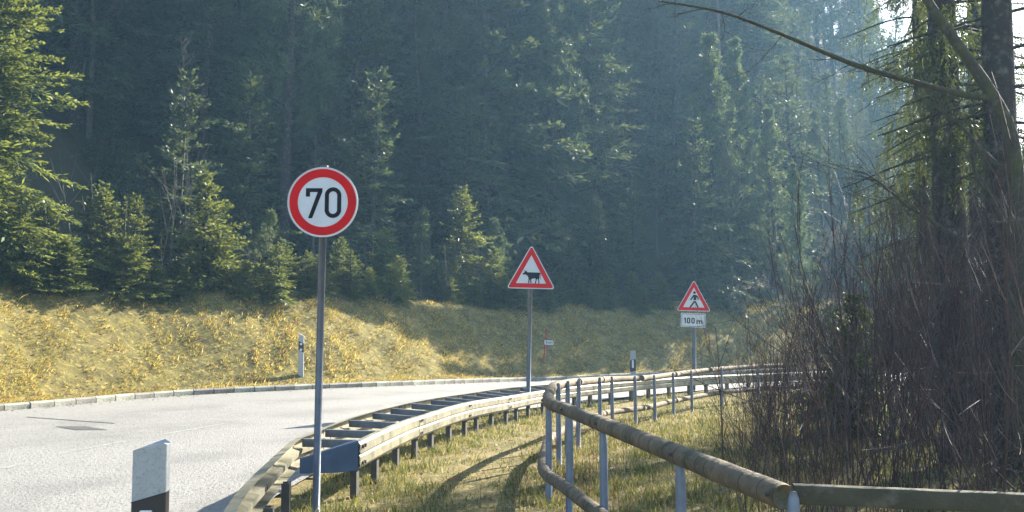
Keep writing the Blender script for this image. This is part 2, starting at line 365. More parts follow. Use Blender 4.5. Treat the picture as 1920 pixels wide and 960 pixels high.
# ------------------------------------------------------------------ wooden handrail with steel posts
posts = [(1.13, 4.1), (.92, 5.3), (.655, 6.93), (.47, 8.05), (.34, 9.0), (.47, 11.2), (.61, 12.0), (.82, 13.1), (1.29, 15.0), (1.66, 16.7), (2.2, 17.8), (2.69, 18.7), (3.3, 20.2), (3.89, 21.3), (4.9, 22.9), (6.1, 24.2), (7.6, 25.3)]
pz = [float(g(*p)) for p in posts]
hr = thing('wooden_handrail', 'round-log handrail with two rails on zinc posts, bending beside the footpath', 'fence', (posts[4][0], posts[4][1], 0)); parent_origin[hr.name] = (posts[4][0], posts[4][1], 0)
def log_rail(pts, r, n0):
    path = resample(pts, .03); L_ = np.r_[0, np.cumsum(np.linalg.norm(np.diff(path, axis=0), axis=1))]; a = 0; total = L_[-1]
    while a < len(path) - 5:
        ln = 2.2 + random.random() * .5; b = int(np.searchsorted(L_, L_[a] + ln)); b = min(b, len(path) - 1)
        if len(path) - b < 30: b = len(path) - 1
        sub = path[a:b + 1]; l = L_[a:b + 1] - L_[a]
        rad = r * (1 + .015 * np.sin(l * 3 + n0) + .012 * np.sin(l * 11))
        far_ = sub[:, 1].mean() > 11
        if far_: sub = sub[::6]; rad = rad[::6]
        else:
            rings_at = np.cumsum(np.array([random.uniform(.1, .34) for _ in range(16)]))
            for ra in rings_at: rad = rad - .0055 * np.exp(-((l - ra) / .012) ** 2)
            rad = rad - .004 * np.exp(-(l / .02) ** 2)
        mb = MB(); mb.tube(sub, rad, 18); s = part(mb, 'log', M['log'], hr, True)
        if not far_:
            for ra in rings_at:
                k = int(np.searchsorted(l, ra))
                if 1 < k < len(sub) - 2:
                    mb = MB(); t = sub[k + 1] - sub[k]; t /= np.linalg.norm(t); jit = random.uniform(.003, .006)
                    mb.tube([sub[k] - t * jit, sub[k] + t * jit], rad[k] + .0016, 18, cap=False); part(mb, 'ring_groove', M['groove'], s) if False else None
                    if random.random() < .75:
                        parent_origin[s.name] = parent_origin[hr.name]; part(mb, 'ring_groove', M['groove'], s, True)
        a = b
up = [(x, y, z + (.885 if y < 10 else .885 - .012 * min(8, y - 10) * .5)) for (x, y), z in zip(posts, pz)]; up[0] = (1.135, 4.06, .882)
lo = [(x, y, z + .27) for (x, y), z in zip(posts, pz)]
shift = lambda P, d: [(x - d, y, z) for x, y, z in P]
log_rail(np.array(shift(up, .0)), .056, 0); log_rail(np.array(shift(lo, .05)), .052, 2)
for k, ((x, y), z) in enumerate(zip(posts, pz)):
    top = up[k][2] - .035 if y < 9.5 else up[k][2] + .05; dx = .0 if y < 9.5 else .072
    if k == 0: dx, top = .052, .905
    lean = random.uniform(-.015, .015); mb = MB()
    zz = np.array([z - .12, z + .3, top - .1, top - .03, top]); flat = np.array([1, 1, .95, .8, .45]); rr = .031
    th = np.arange(14) * 2 * math.pi / 14
    mb.loft(np.array([[(x + dx + lean * (h - z) + rr * math.cos(a) * fl, y - (.03 if y < 9.5 else .0) + rr * math.sin(a) * (1 if i < 2 else fl), h) for a in th] for i, (h, fl) in enumerate(zip(zz, flat))]))
    part(mb, 'post', M['post_sky_tint'], hr, True)
    if y < 9.5:
        for hh in (up[k][2] + .01, z + .28):
            mb = MB(); mb.tube([(x - .07, y - .02, hh), (x - .052, y - .02, hh)], .011, 8); part(mb, 'bolt', M['bolt'], hr)
pf_ = thing('plank_fence', 'algae-green half-round plank rail running off behind the log handrail end', 'fence', (1.6, 4.05, 0)); parent_origin[pf_.name] = (1.6, 4.05, 0)
th = np.linspace(-math.pi / 2, math.pi / 2, 9); mb = MB()
xsn = np.linspace(1.19, 3.3, 24); rings = []
for i, x in enumerate(xsn):
    yy = 4.12 - (x - 1.19) * .19; zc = .884 - .012 * (x - 1.19); w = 1 + .03 * math.sin(i * 1.7)
    rings.append([(x, yy - .022 * max(0, math.cos(a)) ** .35, zc + .042 * w * math.sin(a)) for a in th] + [(x, yy + .02, zc + .042), (x, yy + .02, zc - .042)][0:2])
mb.loft(np.array(rings)); part(mb, 'plank', M['plank'], pf_, False)
for x in (2.35, 3.25):
    mb = MB(); yy = 4.12 - (x - 1.19) * .19 + .055; mb.tube([(x, yy, -.15), (x, yy, .5), (x, yy, .86)], .031, 12); part(mb, 'post', M['post_sky_tint'], pf_, True)
# ------------------------------------------------------------------ signs
def rounded(poly, r, n=6):
    out = []; k = len(poly)
    for i in range(k):
        p0, p1, p2 = (np.array(poly[(i + j - 1) % k], float) for j in range(3))
        a = (p0 - p1) / np.linalg.norm(p0 - p1); b = (p2 - p1) / np.linalg.norm(p2 - p1)
        half = math.acos(np.clip(a @ b, -1, 1)) / 2; c = p1 + (a + b) / np.linalg.norm(a + b) * r / math.sin(half)
        s = p1 + a * r / math.tan(half) - c; e = p1 + b * r / math.tan(half) - c
        a0 = math.atan2(s[1], s[0]); a1 = math.atan2(e[1], e[0]); da = (a1 - a0 + math.pi) % (2 * math.pi) - math.pi
        out += [(c[0] + r * math.cos(a0 + da * t), c[1] + r * math.sin(a0 + da * t)) for t in np.linspace(0, 1, n)]
    return out
def ring_plate(mb, outer, inner, y0, y1):
    n = len(outer); O = np.array(outer); I = np.array(inner)
    f = lambda P, y: np.stack([P[:, 0], np.full(n, y), P[:, 1]], 1)
    mb.loft(np.array([f(O, y0), f(O, y1), f(I, y1), f(I, y0), f(O, y0)]).transpose(0, 1, 2), closed=True, caps=False)
def strip(mb, pts, w, y0, y1):                                          # a stroke of constant width
    P = np.array(pts, float); T = tangents(P); N_ = np.stack([-T[:, 1], T[:, 0]], 1)
    mb.prism([tuple(p) for p in np.vstack([P + N_ * w / 2, (P - N_ * w / 2)[::-1]])], y0, y1)
def circ(r, n=48, c=(0, 0)): return [(c[0] + r * math.cos(a), c[1] + r * math.sin(a)) for a in np.arange(n) * 2 * math.pi / n]
def oval_ring(mb, cx, cz, hw, hh, w, y0, y1):
    def st(hw, hh): return [(cx + hw * math.cos(a), cz + (hh - hw) * (1 if math.sin(a) >= 0 else -1) + hw * math.sin(a)) for a in np.linspace(-math.pi / 2, math.pi * 1.5, 40, endpoint=False) + 1e-6]
    ring_plate(mb, st(hw, hh), st(hw - w, hh - w), y0, y1)
def sign_pole(root, x0, h, r, lean=0.):
    y = max(.045, r + .022)                                              # the pole stands clear behind the plates
    mb = MB(); mb.tube([(x0 - lean * h, y, -.25), (x0 - lean * h * .5, y, h * .5), (x0, y, h)], r, 16)
    mb.tube([(x0, y, h), (x0, y, h + .012)], r * 1.08, 16); return mb.build('pole', M['pole'], root, True)
# 70 km/h
p = on_ground(597, 964); s70 = F / p[1]; zc = CAM_H - (378 - HORIZON) / s70; rad = 66.5 / s70
x_off = (597.5 - 597) / s70
sg = thing('speed_limit_sign', 'round red-rimmed 70 speed limit sign on a tall zinc pole', 'road sign', (p[0], p[1], p[2]))
hz = zc - p[2]; sign_pole(sg, .0, hz + rad + .012, 7.0 / s70, .012)
def place(o, dx, dz): o.location = (dx, 0, dz); return o
mb = MB(); mb.prism(circ(rad, 72), -.0, .014); back = place(mb.build('plate', M['white_sheet'], sg), 0, hz)
mb = MB(); ring_plate(mb, circ(rad * 1.0, 72), circ(rad * .975, 72), -.006, .016); mb.build('rim', M['alu'], back)
mb = MB(); ring_plate(mb, circ(rad * .948, 72), circ(rad * .71, 72), -.003, -.0004); place(mb.build('red_ring', M['red_sheet'], sg), 0, hz)
k = .6 / 640 * (rad / .3)                                                # zoom pixels to metres on the sign face
q = lambda x, y: ((x - 467) * k, (424 - y) * k)
mb = MB(); mb.prism([q(313, 297), q(462, 297), q(462, 330), q(372, 571), q(336, 571), q(420, 332), q(350, 332), q(350, 374), q(313, 374)][::-1], -.0035, -.0004); place(mb.build('digit', M['black_sheet'], sg), 0, hz)
c0 = q(560, 429); mb = MB(); oval_ring(mb, c0[0], c0[1], 75 * k, 140 * k, 37 * k, -.0035, -.0004); place(mb.build('digit', M['black_sheet'], sg), 0, hz)
for bx_, bz in ((-38, 310), (36, 310), (-41, -310), (34, -310)):
    mb = MB(); mb.tube([(bx_ * k, -.007, bz * k), (bx_ * k, .0, bz * k)], .0075, 10); place(mb.build('bolt', M['alu'], sg), 0, hz)
for dz in (rad * .8, -rad * .8):
    mb = MB(); mb.box((0, .03, dz), (.16, .022, .03)); place(mb.build('bracket', M['steel'], sg), 0, hz)
# triangular warning signs
def triangle_sign(root, hb, side, rot):
    h = side * .877; tri = lambda ins, r: rounded([(-side / 2 + ins * 1.75, ins), (side / 2 - ins * 1.75, ins), (0, h + .03 - ins * 2.05)], r)
    mb = MB(); mb.prism(tri(0, .04), 0, .012); a = mb.build('plate', M['white_sheet'], root); a.location = (0, 0, hb); a.rotation_euler.y = rot
    mb = MB(); ring_plate(mb, tri(.0165 * side / .9, .028), tri(.098 * side / .9, .004), -.003, -.0004); b = mb.build('red_border', M['red_sheet'], root); b.location = (0, 0, hb); b.rotation_euler.y = rot
    mb = MB(); mb.box((0, .022, side * .2), (.14, .02, .03)); mb.box((0, .022, side * .5), (.14, .02, .03)); b = mb.build('bracket', M['steel'], root); b.location = (0, 0, hb)
def behind_rail(px, extra): return float(FRONT[np.argmin(abs(project_px(FRONT[:, 0], FRONT[:, 1], FRONT[:, 2])[0] - px)), 1]) + extra
Yc = float(BACK[np.argmin(abs(project_px(BACK[:, 0], BACK[:, 1], BACK[:, 2])[0] - 989)), 1]) + .45; p = at_y(988, 760, Yc); zg = float(g(p[0], p[1])); s = F / Yc
sg = thing('cattle_warning_sign', 'triangular warning sign with a black cow, standing at the guardrail', 'road sign', (p[0], p[1], zg))
side = 92 / s; hb = CAM_H - (541.5 - HORIZON) / s - zg; lean = .04
dx = 7.5 / s
root_sub = sign_pole(sg, dx, hb + side * .6, 4.0 / s, .02)
hold = []
before = set(sg.children); triangle_sign(sg, hb, side, R(1.2))
k = side / 880
cow = [(383, 600), (425, 560), (411, 530), (430, 537), (441, 550), (462, 541), (457, 556), (476, 568), (692, 570), (703, 572), (713, 590), (711, 690), (704, 690), (704, 604), (694, 590), (692, 640), (684, 692), (691, 766), (672, 766), (671, 712), (660, 682), (642, 692), (625, 766), (604, 766), (624, 702), (613, 672), (562, 682), (543, 694), (549, 762), (530, 762), (524, 702), (516, 694), (507, 762), (487, 762), (494, 694), (488, 652), (468, 627), (440, 607), (405, 614), (385, 607)]
mb = MB(); mb.prism([((x - 538) * k, (862 - y) * k) for x, y in cow], -.0035, -.0004); o = mb.build('cow_symbol', M['black_sheet'], sg); o.location = (0, 0, hb); o.rotation_euler.y = R(1.2)
for o in sg.children:
    if o not in before: o.location.x += dx
Yp = behind_rail(1302, .5); p = at_y(1302, 690, Yp); zg = float(g(p[0], p[1])); s = F / Yp
sg = thing('pedestrian_warning_sign', 'triangular warning sign with a walking figure above a 100 m plate', 'road sign', (p[0], p[1], zg))
side = 65 / s; hb = CAM_H - (583.5 - HORIZON) / s - zg; sign_pole(sg, .03, hb + side * .6, 3.6 / s, .01)
before = set(sg.children); triangle_sign(sg, hb, side, R(1.4)); k = side / 565
qq = lambda L: [((358 + (x - 358) * 1.15 - 348) * k, (582 - 405 - (y - 405) * 1.04) * k) for x, y in L]
body = [(335, 327), (346, 319), (378, 318), (400, 335), (416, 355), (419, 400), (405, 400), (401, 368), (387, 352), (387, 402), (345, 402), (347, 352), (312, 406), (296, 397), (328, 345)]
legs = [(350, 416), (380, 416), (421, 512), (402, 519), (364, 438), (306, 521), (286, 517)]
mb = MB(); mb.prism(qq(body), -.0035, -.0004); mb.prism(qq(legs), -.0035, -.0004); mb.prism(qq(circ(20, 20, (358, 285))), -.0035, -.0004)
o = mb.build('walking_figure', M['black_sheet'], sg); o.location = (0, 0, hb); o.rotation_euler.y = R(1.4)
pw, ph, cx_, cz_ = .205 * 2, .115 * 2, -.003, -.148
pw, ph = 408 * k, 228 * k; cz_ = (582 - 730) * k
mb = MB(); mb.prism(rounded([(-pw / 2, cz_ - ph / 2), (pw / 2, cz_ - ph / 2), (pw / 2, cz_ + ph / 2), (-pw / 2, cz_ + ph / 2)], .03), 0, .01); o = mb.build('distance_plate', M['white_sheet'], sg); o.location = (0, 0, hb); o.rotation_euler.y = R(2)
f_ = lambda i: rounded([(-pw / 2 + i, cz_ - ph / 2 + i), (pw / 2 - i, cz_ - ph / 2 + i), (pw / 2 - i, cz_ + ph / 2 - i), (-pw / 2 + i, cz_ + ph / 2 - i)], .026)
mb = MB(); ring_plate(mb, f_(.022), f_(.032), -.003, -.0004)
w = 17 * k
Q = lambda x, y: ((x - 345) * k, (582 - y) * k)
strip(mb, [Q(198, 706), Q(212, 690), Q(214, 784)], w, -.0035, -.0004)
for c in (265, 338): oval_ring(mb, Q(c, 0)[0], Q(0, 737)[1], 27 * k, 48 * k, w, -.0035, -.0004)
for x in (402, 442, 482): strip(mb, [Q(x, 786), Q(x, 735)], w, -.0035, -.0004)
strip(mb, [Q(395, 737), Q(489, 737)], w, -.0038, -.0006)
lt = mb.build('plate_lettering', M['black_sheet'], sg); lt.location = (0, 0, hb); lt.rotation_euler.y = R(2)
# small plate with red stake on the bank
x, y, z = on_bank(1030, 1.35)
sg = thing('marker_plate', 'small white number plate on a thin stake at the foot of the bank', 'sign', (x + .06, y, z)); s = F / y
mb = MB(); mb.tube([(-.02, .0, -.1), (.06, .0, .62)], .014, 8); mb.build('stake', M['steel'], sg)
pc = np.array([.07, -.02, .64]); mb = MB(); mb.prism(rounded([(-.16, -.075), (.16, -.09), (.16, .06), (-.16, .075)], .01), -.006, .006); o = mb.build('plate', M['white_sheet'], sg); o.location = pc
mb = MB(); strip(mb, [(-.1, .045), (-.1, -.045)], .02, -.0085, -.0062); strip(mb, [(-.06, .045), (-.09, 0), (-.06, -.045)], .018, -.0085, -.0062)
for dx_ in (-.02, .025, .07, .115): oval_ring(mb, dx_, -.008, .017, .038, .011, -.0085, -.0062)
o = mb.build('plate_lettering', M['black_sheet'], sg); o.location = pc
mb = MB(); mb.tube([(-.0, .0, -.15), (.05, .0, .5), (.1, .0, 1.12)], [.026, .026, .022], 8)
tag(mb.build('marker_stake', M['red_paint'], None, True, (x - .06, y + .05, z)), 'leaning red wooden stake beside the small white number plate', 'stake')
# delineator posts
def delineator(base, W, Hh, top_s, band0, band1, band_s, rz, label, refl, dpt=.09):
    t = thing('delineator_post', label, 'delineator', base, rz)
    sec = rounded([(-W / 2, 0), (W / 2, 0), (W / 2 * .96, dpt * .55), (W * .2, dpt), (-W * .2, dpt), (-W / 2 * .96, dpt * .55)], .011, 4)
    cxm = lambda x: float(np.clip(x / (W / 2), -1, 1))
    def zt(x):
        u = cxm(x) * (1 if top_s > 0 else -1); return Hh + abs(top_s) * (min(u, .55) - .55) - (.014 * ((u - .55) / .45) ** 2 if u > .55 else 0)
    mb = MB(); mb.loft(np.array([[(x, y, -.15) for x, y in sec], [(x, y, Hh * .5) for x, y in sec], [(x, y, zt(x)) for x, y in sec]])); mb.build('body', M['plastic'], t)
    gsec = [(x * 1.012, (y - dpt * .5) * 1.02 + dpt * .5) for x, y in sec]
    mb = MB(); mb.loft(np.array([[(x, y, band0 + band_s * cxm(x)) for x, y in gsec], [(x, y, band1 + band_s * cxm(x)) for x, y in gsec]])); mb.build('black_band', M['plastic_black'], t)
    if refl[0] == 'bar':
        _, x0, z0, w, h = refl; mb = MB(); mb.prism(rounded([(x0 - w / 2, z0 - h), (x0 + w / 2, z0 - h), (x0 + w / 2, z0), (x0 - w / 2, z0)], .004), -.009, -.0012); mb.build('reflector', M['reflector'], t)
    else:
        for z0 in refl[1:]:
            mb = MB(); mb.prism(circ(.03, 20, (0, z0)), -.01, -.0012); r = mb.build('reflector', M['reflector'], t)
            mb = MB(); mb.prism(circ(.008, 12, (0, z0)), -.0125, -.0102); mb.build('reflector_centre', M['plastic_black'], r)
    return t
s = 525; yb = F / s; top = CAM_H - (825 - HORIZON) / s; xb = (288 - 960) / s
kk = 1 / (6.4 * s)
t = delineator((xb, yb, 0), 63 / s, top, .021, top - .36, top - 652 * kk + .0, .017, R(4), 'white delineator post with slanted top, stained, standing at the near road verge', ('bar', -.005, top - 800 * kk, 22 / s, .18), .1)
bevel(t.children[0], .003, 2)
x, y, z = on_bank(560, .95); s = F / y
delineator((x, y, z), .135, 1.07, -.03, 1.07 - .44, 1.07 - .205, -.035, 0, 'white delineator post with two round reflectors on the far verge', ('dots', 1.07 - .255, 1.07 - .40))
Yd = behind_rail(1187, .45); p = at_y(1187, 690, Yd); zz = float(g(p[0], p[1])); topz = CAM_H - (656.5 - HORIZON) / (F / Yd)
delineator((p[0], p[1], zz), .15, topz - zz, .02, topz - zz - .55, topz - zz - .245, .017, R(-6), 'white delineator post with a bar reflector, rising behind the guardrail', ('bar', -.005, topz - zz - .26, .05, .2))
# ------------------------------------------------------------------ trees
def unit(v): return v / (np.linalg.norm(v, axis=-1, keepdims=True) + 1e-9)
def spruce(H, Rd, seed, whorls, nb, tw, cl, cw, z0=.25, droop=.35, shape=.85, ncard=2, gaps=0., hang=0.):
    r = np.random.default_rng(seed); wood = MB(); B_ = []; D_ = []; N_ = []; L_ = []; W_ = []; a0 = r.uniform(0, 6.28)
    wood.tube([(0, 0, -.2), (.01 * H * r.normal() * .3, 0, H * .3), (.0, .008 * H * r.normal(), H * .65), (0, 0, H)], [.0125 * H + .02, .010 * H + .015, .006 * H + .01, .006], 8)
    for i in range(whorls):
        h = z0 + (H - z0) * ((i + r.uniform(-.3, .3)) / whorls); h = min(max(h, z0), H * .985); f = h / H
        for b in range(nb):
            if r.random() < gaps: continue
            a = r.uniform(0, 2 * math.pi); L = (Rd * (1 - f) ** shape + .05 * Rd + .06) * r.uniform(.45, 1.25) * (1 + .25 * math.cos(a - a0) + .18 * math.sin(3 * a + h * 5 / H))
            pitch = (-.3 + 1.0 * f) + r.normal() * .1; hd = np.array([math.cos(a), math.sin(a), 0]); side = np.array([-hd[1], hd[0], 0])
            ts = np.linspace(0, 1, 5); curve = lambda t: np.array([0, 0, h]) + hd * (L * t)[:, None] * math.cos(pitch) + np.array([0, 0, 1.])[None] * (L * (math.sin(pitch) * t - droop * t ** 1.6 * (1 - f) + .2 * droop * t ** 4))[:, None]
            wood.tube(curve(ts), np.linspace(.012 + .006 * L, .004, 5), 3, cap=False)
            nt = max(4, int(L * tw)); t = r.uniform(.1, 1, nt); P = curve(t); Tn = unit(curve(t + .02) - P)
            for sg_ in (-1, 1):
                ang = r.uniform(.5, 1.1, nt); dirv = unit(Tn * np.cos(ang)[:, None] + sg_ * side * np.sin(ang)[:, None] + np.array([0, 0, 1.]) * (r.normal(0, .16, nt) - hang)[:, None])
                ln = (.42 * L * (1 - t) + .08 * L + .05) * r.uniform(.5, 1.1, nt)
                for c in range(ncard):
                    B_.append(P + dirv * (ln * c / ncard)[:, None]); dd = unit(dirv + r.normal(0, .28, (nt, 3))); D_.append(dd)
                    N_.append(unit(np.array([0, 0, 1.]) + r.normal(0, .6, (nt, 3)))); L_.append(np.maximum(cl * .7, ln / ncard * 1.2) * r.uniform(.7, 1.2, nt)); W_.append(np.full(nt, cw) * r.uniform(.6, 1.2, nt))
            nl = max(2, nt // 3); t = r.uniform(.5, 1.02, nl); B_.append(curve(t)); D_.append(unit(unit(curve(t + .02) - curve(t)) + r.normal(0, .3, (nl, 3)))); N_.append(unit(r.normal(0, 1, (nl, 3)))); L_.append(np.full(nl, cl)); W_.append(np.full(nl, cw))
    cr = MB(); cr.cards(np.concatenate(B_), np.concatenate(D_), np.concatenate(N_), np.concatenate(L_), np.concatenate(W_))
    return wood.mesh('trunk', True), cr.mesh('crown')
def pine(H, Rd, seed, whorls, nb, tufts, cl, cw, z0, per=12, shape=.6):
    r = np.random.default_rng(seed); wood = MB(); B_ = []; D_ = []
    wood.tube([(0, 0, -.2), (.02 * H * r.normal(), .01 * H * r.normal(), H * .35), (.02 * H * r.normal(), .01 * H * r.normal(), H * .7), (0, 0, H)], [.011 * H + .015, .009 * H + .012, .006 * H + .008, .008], 8)
    for i in range(whorls):
        h = z0 + (H - z0) * ((i + r.uniform(-.25, .25)) / whorls); h = min(max(h, z0), H * .98); f = (h - z0) / (H - z0)
        for b in range(nb):
            a = r.uniform(0, 2 * math.pi); L = Rd * (np.clip(1.05 - f, .05, 1) ** shape) * (.55 + .45 * min(1, f * 4 + .3)) * r.uniform(.5, 1.15)
            up = r.uniform(.05, .5) + .5 * f; hd = np.array([math.cos(a) * math.cos(up), math.sin(a) * math.cos(up), math.sin(up)])
            cur = lambda t: np.array([0, 0, h]) + hd * (L * t)[:, None] + np.array([0, 0, 1.]) * (.12 * L * t ** 2)[:, None]
            wood.tube(cur(np.linspace(0, 1, 4)), np.linspace(.01 + .006 * L, .005, 4), 3, cap=False)
            t = 1 - r.random(tufts) ** 1.5 * .75; P = cur(t) + r.normal(0, .11 * L + .03, (tufts, 3)) * (t < .98)[:, None]
            ax = unit(hd * .5 + np.array([0, 0, .75]) + r.normal(0, .35, (tufts, 3)))
            B_.append(np.repeat(P, per, 0) + np.repeat(ax, per, 0) * r.uniform(-.1, .12, (tufts * per, 1)) * cl * 3); D_.append(unit(np.repeat(ax, per, 0) * .7 + r.normal(0, .6, (tufts * per, 3))))
    B_ = np.concatenate(B_); D_ = np.concatenate(D_); n = len(B_); cr = MB()
    cr.cards(B_, D_, unit(r.normal(0, 1, (n, 3))), cl * r.uniform(.7, 1.3, n), cw * r.uniform(.7, 1.3, n))
    return wood.mesh('trunk', True), cr.mesh('crown')
def bare(mb, p, d, L, rad, lev, r, k=5, up=.15, spread=.6, nch=(4, 7), seg=5, wob=.12):
    pts = [np.array(p, float)]; d = np.array(d, float)
    for i in range(seg):
        d = d + r.normal(0, wob, 3) + np.array([0, 0, up * .3]); d /= np.linalg.norm(d); pts.append(pts[-1] + d * L / seg)
    pts = np.array(pts); mb.tube(pts, np.linspace(rad, rad * .35 if lev else max(rad * .3, .0018), seg + 1), k, cap=False)
    if lev <= 0: return
    T = tangents(pts)
    for _ in range(r.integers(*nch)):
        t = r.uniform(.2, .97) * seg; i = int(t); q = pts[i] * (1 - (t - i)) + pts[min(i + 1, seg)] * (t - i)
        dd = T[i] + r.normal(0, spread, 3) + np.array([0, 0, up]); dd /= np.linalg.norm(dd)
        bare(mb, q, dd, L * r.uniform(.3, .55), rad * .45, lev - 1, r, 3, up, spread, nch, 3, wob)
def plant(kind, trunk, crown, tm, cm, label, loc, sc=1., rz=0., group=None, cat='tree', cname='crown'):
    t = thing(kind, label, cat, loc, rz, group); t.scale = (sc, sc, sc) if not isinstance(sc, tuple) else sc
    t.rotation_euler.x = random.uniform(-.05, .05); t.rotation_euler.y = random.uniform(-.05, .05)
    obj('trunk', trunk, tm, t); obj(cname, crown, cm, t); return t
# lit young conifers along the top of the bank
def at_bank(px, d): return on_bank(px, d)
big = spruce(11, 1.7, 3, 56, 7, 17, .12, .034, z0=.2, ncard=3, shape=.6, droop=.3)
plant('spruce_tree', *big, M['bark'], M['spruce'], 'tall sunlit spruce at the bank top, its right side glowing yellow-green', at_bank(-48, 5.2), 1., .4)
sm = [spruce(3.2, 1.15, 11 + i, 26, 7, 17, .11, .032, z0=.1, ncard=2, shape=.8, droop=.12) for i in range(3)]
plant('spruce_tree', *sm[0], M['bark'], M['spruce'], 'bushy young spruce with a sunlit right flank, casting shade on the bank', at_bank(383, 4.6), 1.02, 0)
for px, d, sc, rz, lb in ((118, 4.7, .72, 1, 'low young spruce beside the tall sunlit spruce'), (205, 5.2, .85, 2, 'young spruce between the tall spruce and the bushy one, half shaded'), (30, 4.3, .62, 3, 'small spruce tucked under the tall sunlit spruce'),
                          (272, 5.6, .8, 5, 'dark young spruce just behind the bushy sunlit spruce'), (577, 4.5, .42, 4, 'knee-high spruce with bright tips behind the 70 sign pole'), (640, 5.0, .62, .4, 'small shaded spruce behind the speed limit sign')):
    i = int(px) % 3; plant('spruce_tree', *sm[i], M['bark'], M['spruce'], lb, at_bank(px, d), sc, rz)
pn = [pine(3.0, .75, 31, 9, 4, 5, .13, .012, .9, 16), pine(3.4, .62, 32, 13, 5, 6, .13, .014, .6, 18), pine(4.4, 1.1, 33, 12, 5, 7, .16, .016, 1.0, 16)]
plant('pine_tree', *pn[0], M['bark_pale'], M['pine'], 'sparse young pine with bare lower stem left of the 70 sign', at_bank(503, 5.0), .85, 0)
plant('pine_tree', *pn[1], M['bark_pale'], M['pine'], 'bright slender young pine leaning against a dense spruce', at_bank(778, 5.2), 1.0, 1)
plant('spruce_tree', *spruce(4.4, 1.25, 41, 32, 7, 14, .12, .034, z0=.1, ncard=2, shape=.75), M['bark'], M['spruce'], 'dense spruce with bare grey shoots standing through it', at_bank(862, 5.6), 1., 0)
plant('pine_tree', *pn[0], M['bark_pale'], M['pine'], 'thin young pine with an upright tip behind the cattle sign', at_bank(940, 6.4), 1.1, 2)
plant('spruce_tree', *sm[1], M['bark'], M['spruce'], 'round shaded spruce left of the bright slender pine', at_bank(715, 5.4), .75, 2)
plant('spruce_tree', *sm[2], M['bark'], M['spruce'], 'squat dark spruce left of the cattle sign', at_bank(925, 5.0), .7, 2)
for k in range(52):
    px = -20 + k * 25 + random.uniform(-14, 14); i = random.randrange(3); sc = random.uniform(.26, .5)
    plant('spruce_sapling', *sm[i], M['bark'], M['spruce'], 'low spruce sapling in the undergrowth along the bank top', at_bank(px, random.uniform(3.9, 5.2)), (sc * 1.25, sc * 1.25, sc), random.uniform(0, 6), 'spruce saplings along the bank top', 'sapling')
def shrub_mesh(seed, stems, h, spread_, lev=1, rad=.011, nch=(6, 11), up=.25, r0=.3):
    spread_ *= 1.25
    r = np.random.default_rng(seed); mb = MB()
    for _ in range(stems):
        a = r.uniform(0, 2 * math.pi); tilt = abs(r.normal(0, spread_)); p = (r.normal(0, r0), r.normal(0, r0), -.05)
        d = np.array([math.cos(a) * math.sin(tilt), math.sin(a) * math.sin(tilt), math.cos(tilt)])
        bare(mb, p, d, h * r.uniform(.55, 1.1), rad * r.uniform(.6, 1.2), lev, r, 4, up, .55, nch, 6, .06)
    return mb.mesh('bare_shrub', True)
bs = [shrub_mesh(50 + i, 7, 2.6, .3, 1, .011) for i in range(3)]
for k, (px, d, sc, lb) in enumerate(((822, 5.0, 1.25, 'leafless grey shrub growing through the dense bank-top spruce'), (905, 5.3, .9, 'leafless shrub on the right flank of the dense spruce'), (150, 5.8, 1.2, 'leafless pale shrub between the tall spruce and the young spruces'), (275, 6.4, 1.4, 'tall leafless shrub behind the bushy sunlit spruce'), (470, 5.4, .75, 'low leafless shrub beside the sparse young pine'), (700, 6.2, .9, 'leafless shrub in the shade right of the 70 sign'))):
    o = obj('bare_shrub', bs[k % 3], M['bark_pale']); tag(o, lb, 'shrub'); o.location = at_bank(px, d); o.scale = (sc,) * 3; o.rotation_euler.z = k
# the shaded forest on the hillside
fs = [spruce(16, 2.9, 60 + i, 36, 6, 8.5, .22, .045, z0=1.2, ncard=2, shape=.75, gaps=.1) for i in range(3)]
fpn = [pine(16, 2.6, 70 + i, 17, 6, 10, .27, .024, 4.5, 16, shape=.5) for i in range(3)]
fsm = [spruce(6, 1.6, 80 + i, 26, 6, 11, .15, .036, z0=.2, ncard=2) for i in range(2)]
ftree = [MB() for _ in range(3)]
fbare = []
for i in range(3):
    mb = MB(); r = np.random.default_rng(90 + i); mb.tube([(0, 0, -.2), (.1, 0, 4), (.0, .2, 9), (.2, 0, 14)], [.12, .1, .06, .015], 6); tm_ = mb.mesh('trunk', True)
    cb = MB()
    for _ in range(34):
        h = r.uniform(3.5, 13.6); a = r.uniform(0, 6.28); bare(cb, (.1, .05, h), (math.cos(a) * .8, math.sin(a) * .8, .75), r.uniform(1.2, 3.2) * (1.15 - h / 15), .022, 2, r, 3, .22, .5, (5, 9), 4, .1)
    fbare.append((tm_, cb.mesh('branches', True)))
lit = []                                                                  # places the sun must reach: road, path, left part of the bank
for i in range(K0 - 4, K0 + 60, 3):
    for d in ((-6, -3, -.5) if i > K0 + 20 else (-6, -3, -.5, 1) if i > K0 + 10 else (-6, -3, -.5, 1, 2.5)):
        x, y = off(i, d); lit.append((x, y, float(bank_h(max(d, 0), x, y)) if d > 0 else float(g(x, y))))
for p in ((-1, 10, 0), (0, 12, 0), (2, 17, 0), (3, 19, 0), (-1, 15, 0), *[(at_bank(-48, 5.2)[0] + .8, at_bank(-48, 5.2)[1] - .3, zz) for zz in (3, 5, 7, 9)], *[tuple(at_bank(q, 4.8)[:2]) + (zz,) for q in (30, 118, 205, 300, 383, 440, 503, 577) for zz in (2.6, 3.4)], *[tuple(at_bank(q, 5.3)[:2]) + (zz,) for q in (778, 862, 900) for zz in (3.6, 4.4)], (11, 46, 13), (13, 47, 15)): lit.append(p)
lit = np.array(lit, float); sh = np.array([math.sin(SUN_AZ), math.cos(SUN_AZ)]); tan_el = math.tan(SUN_EL)
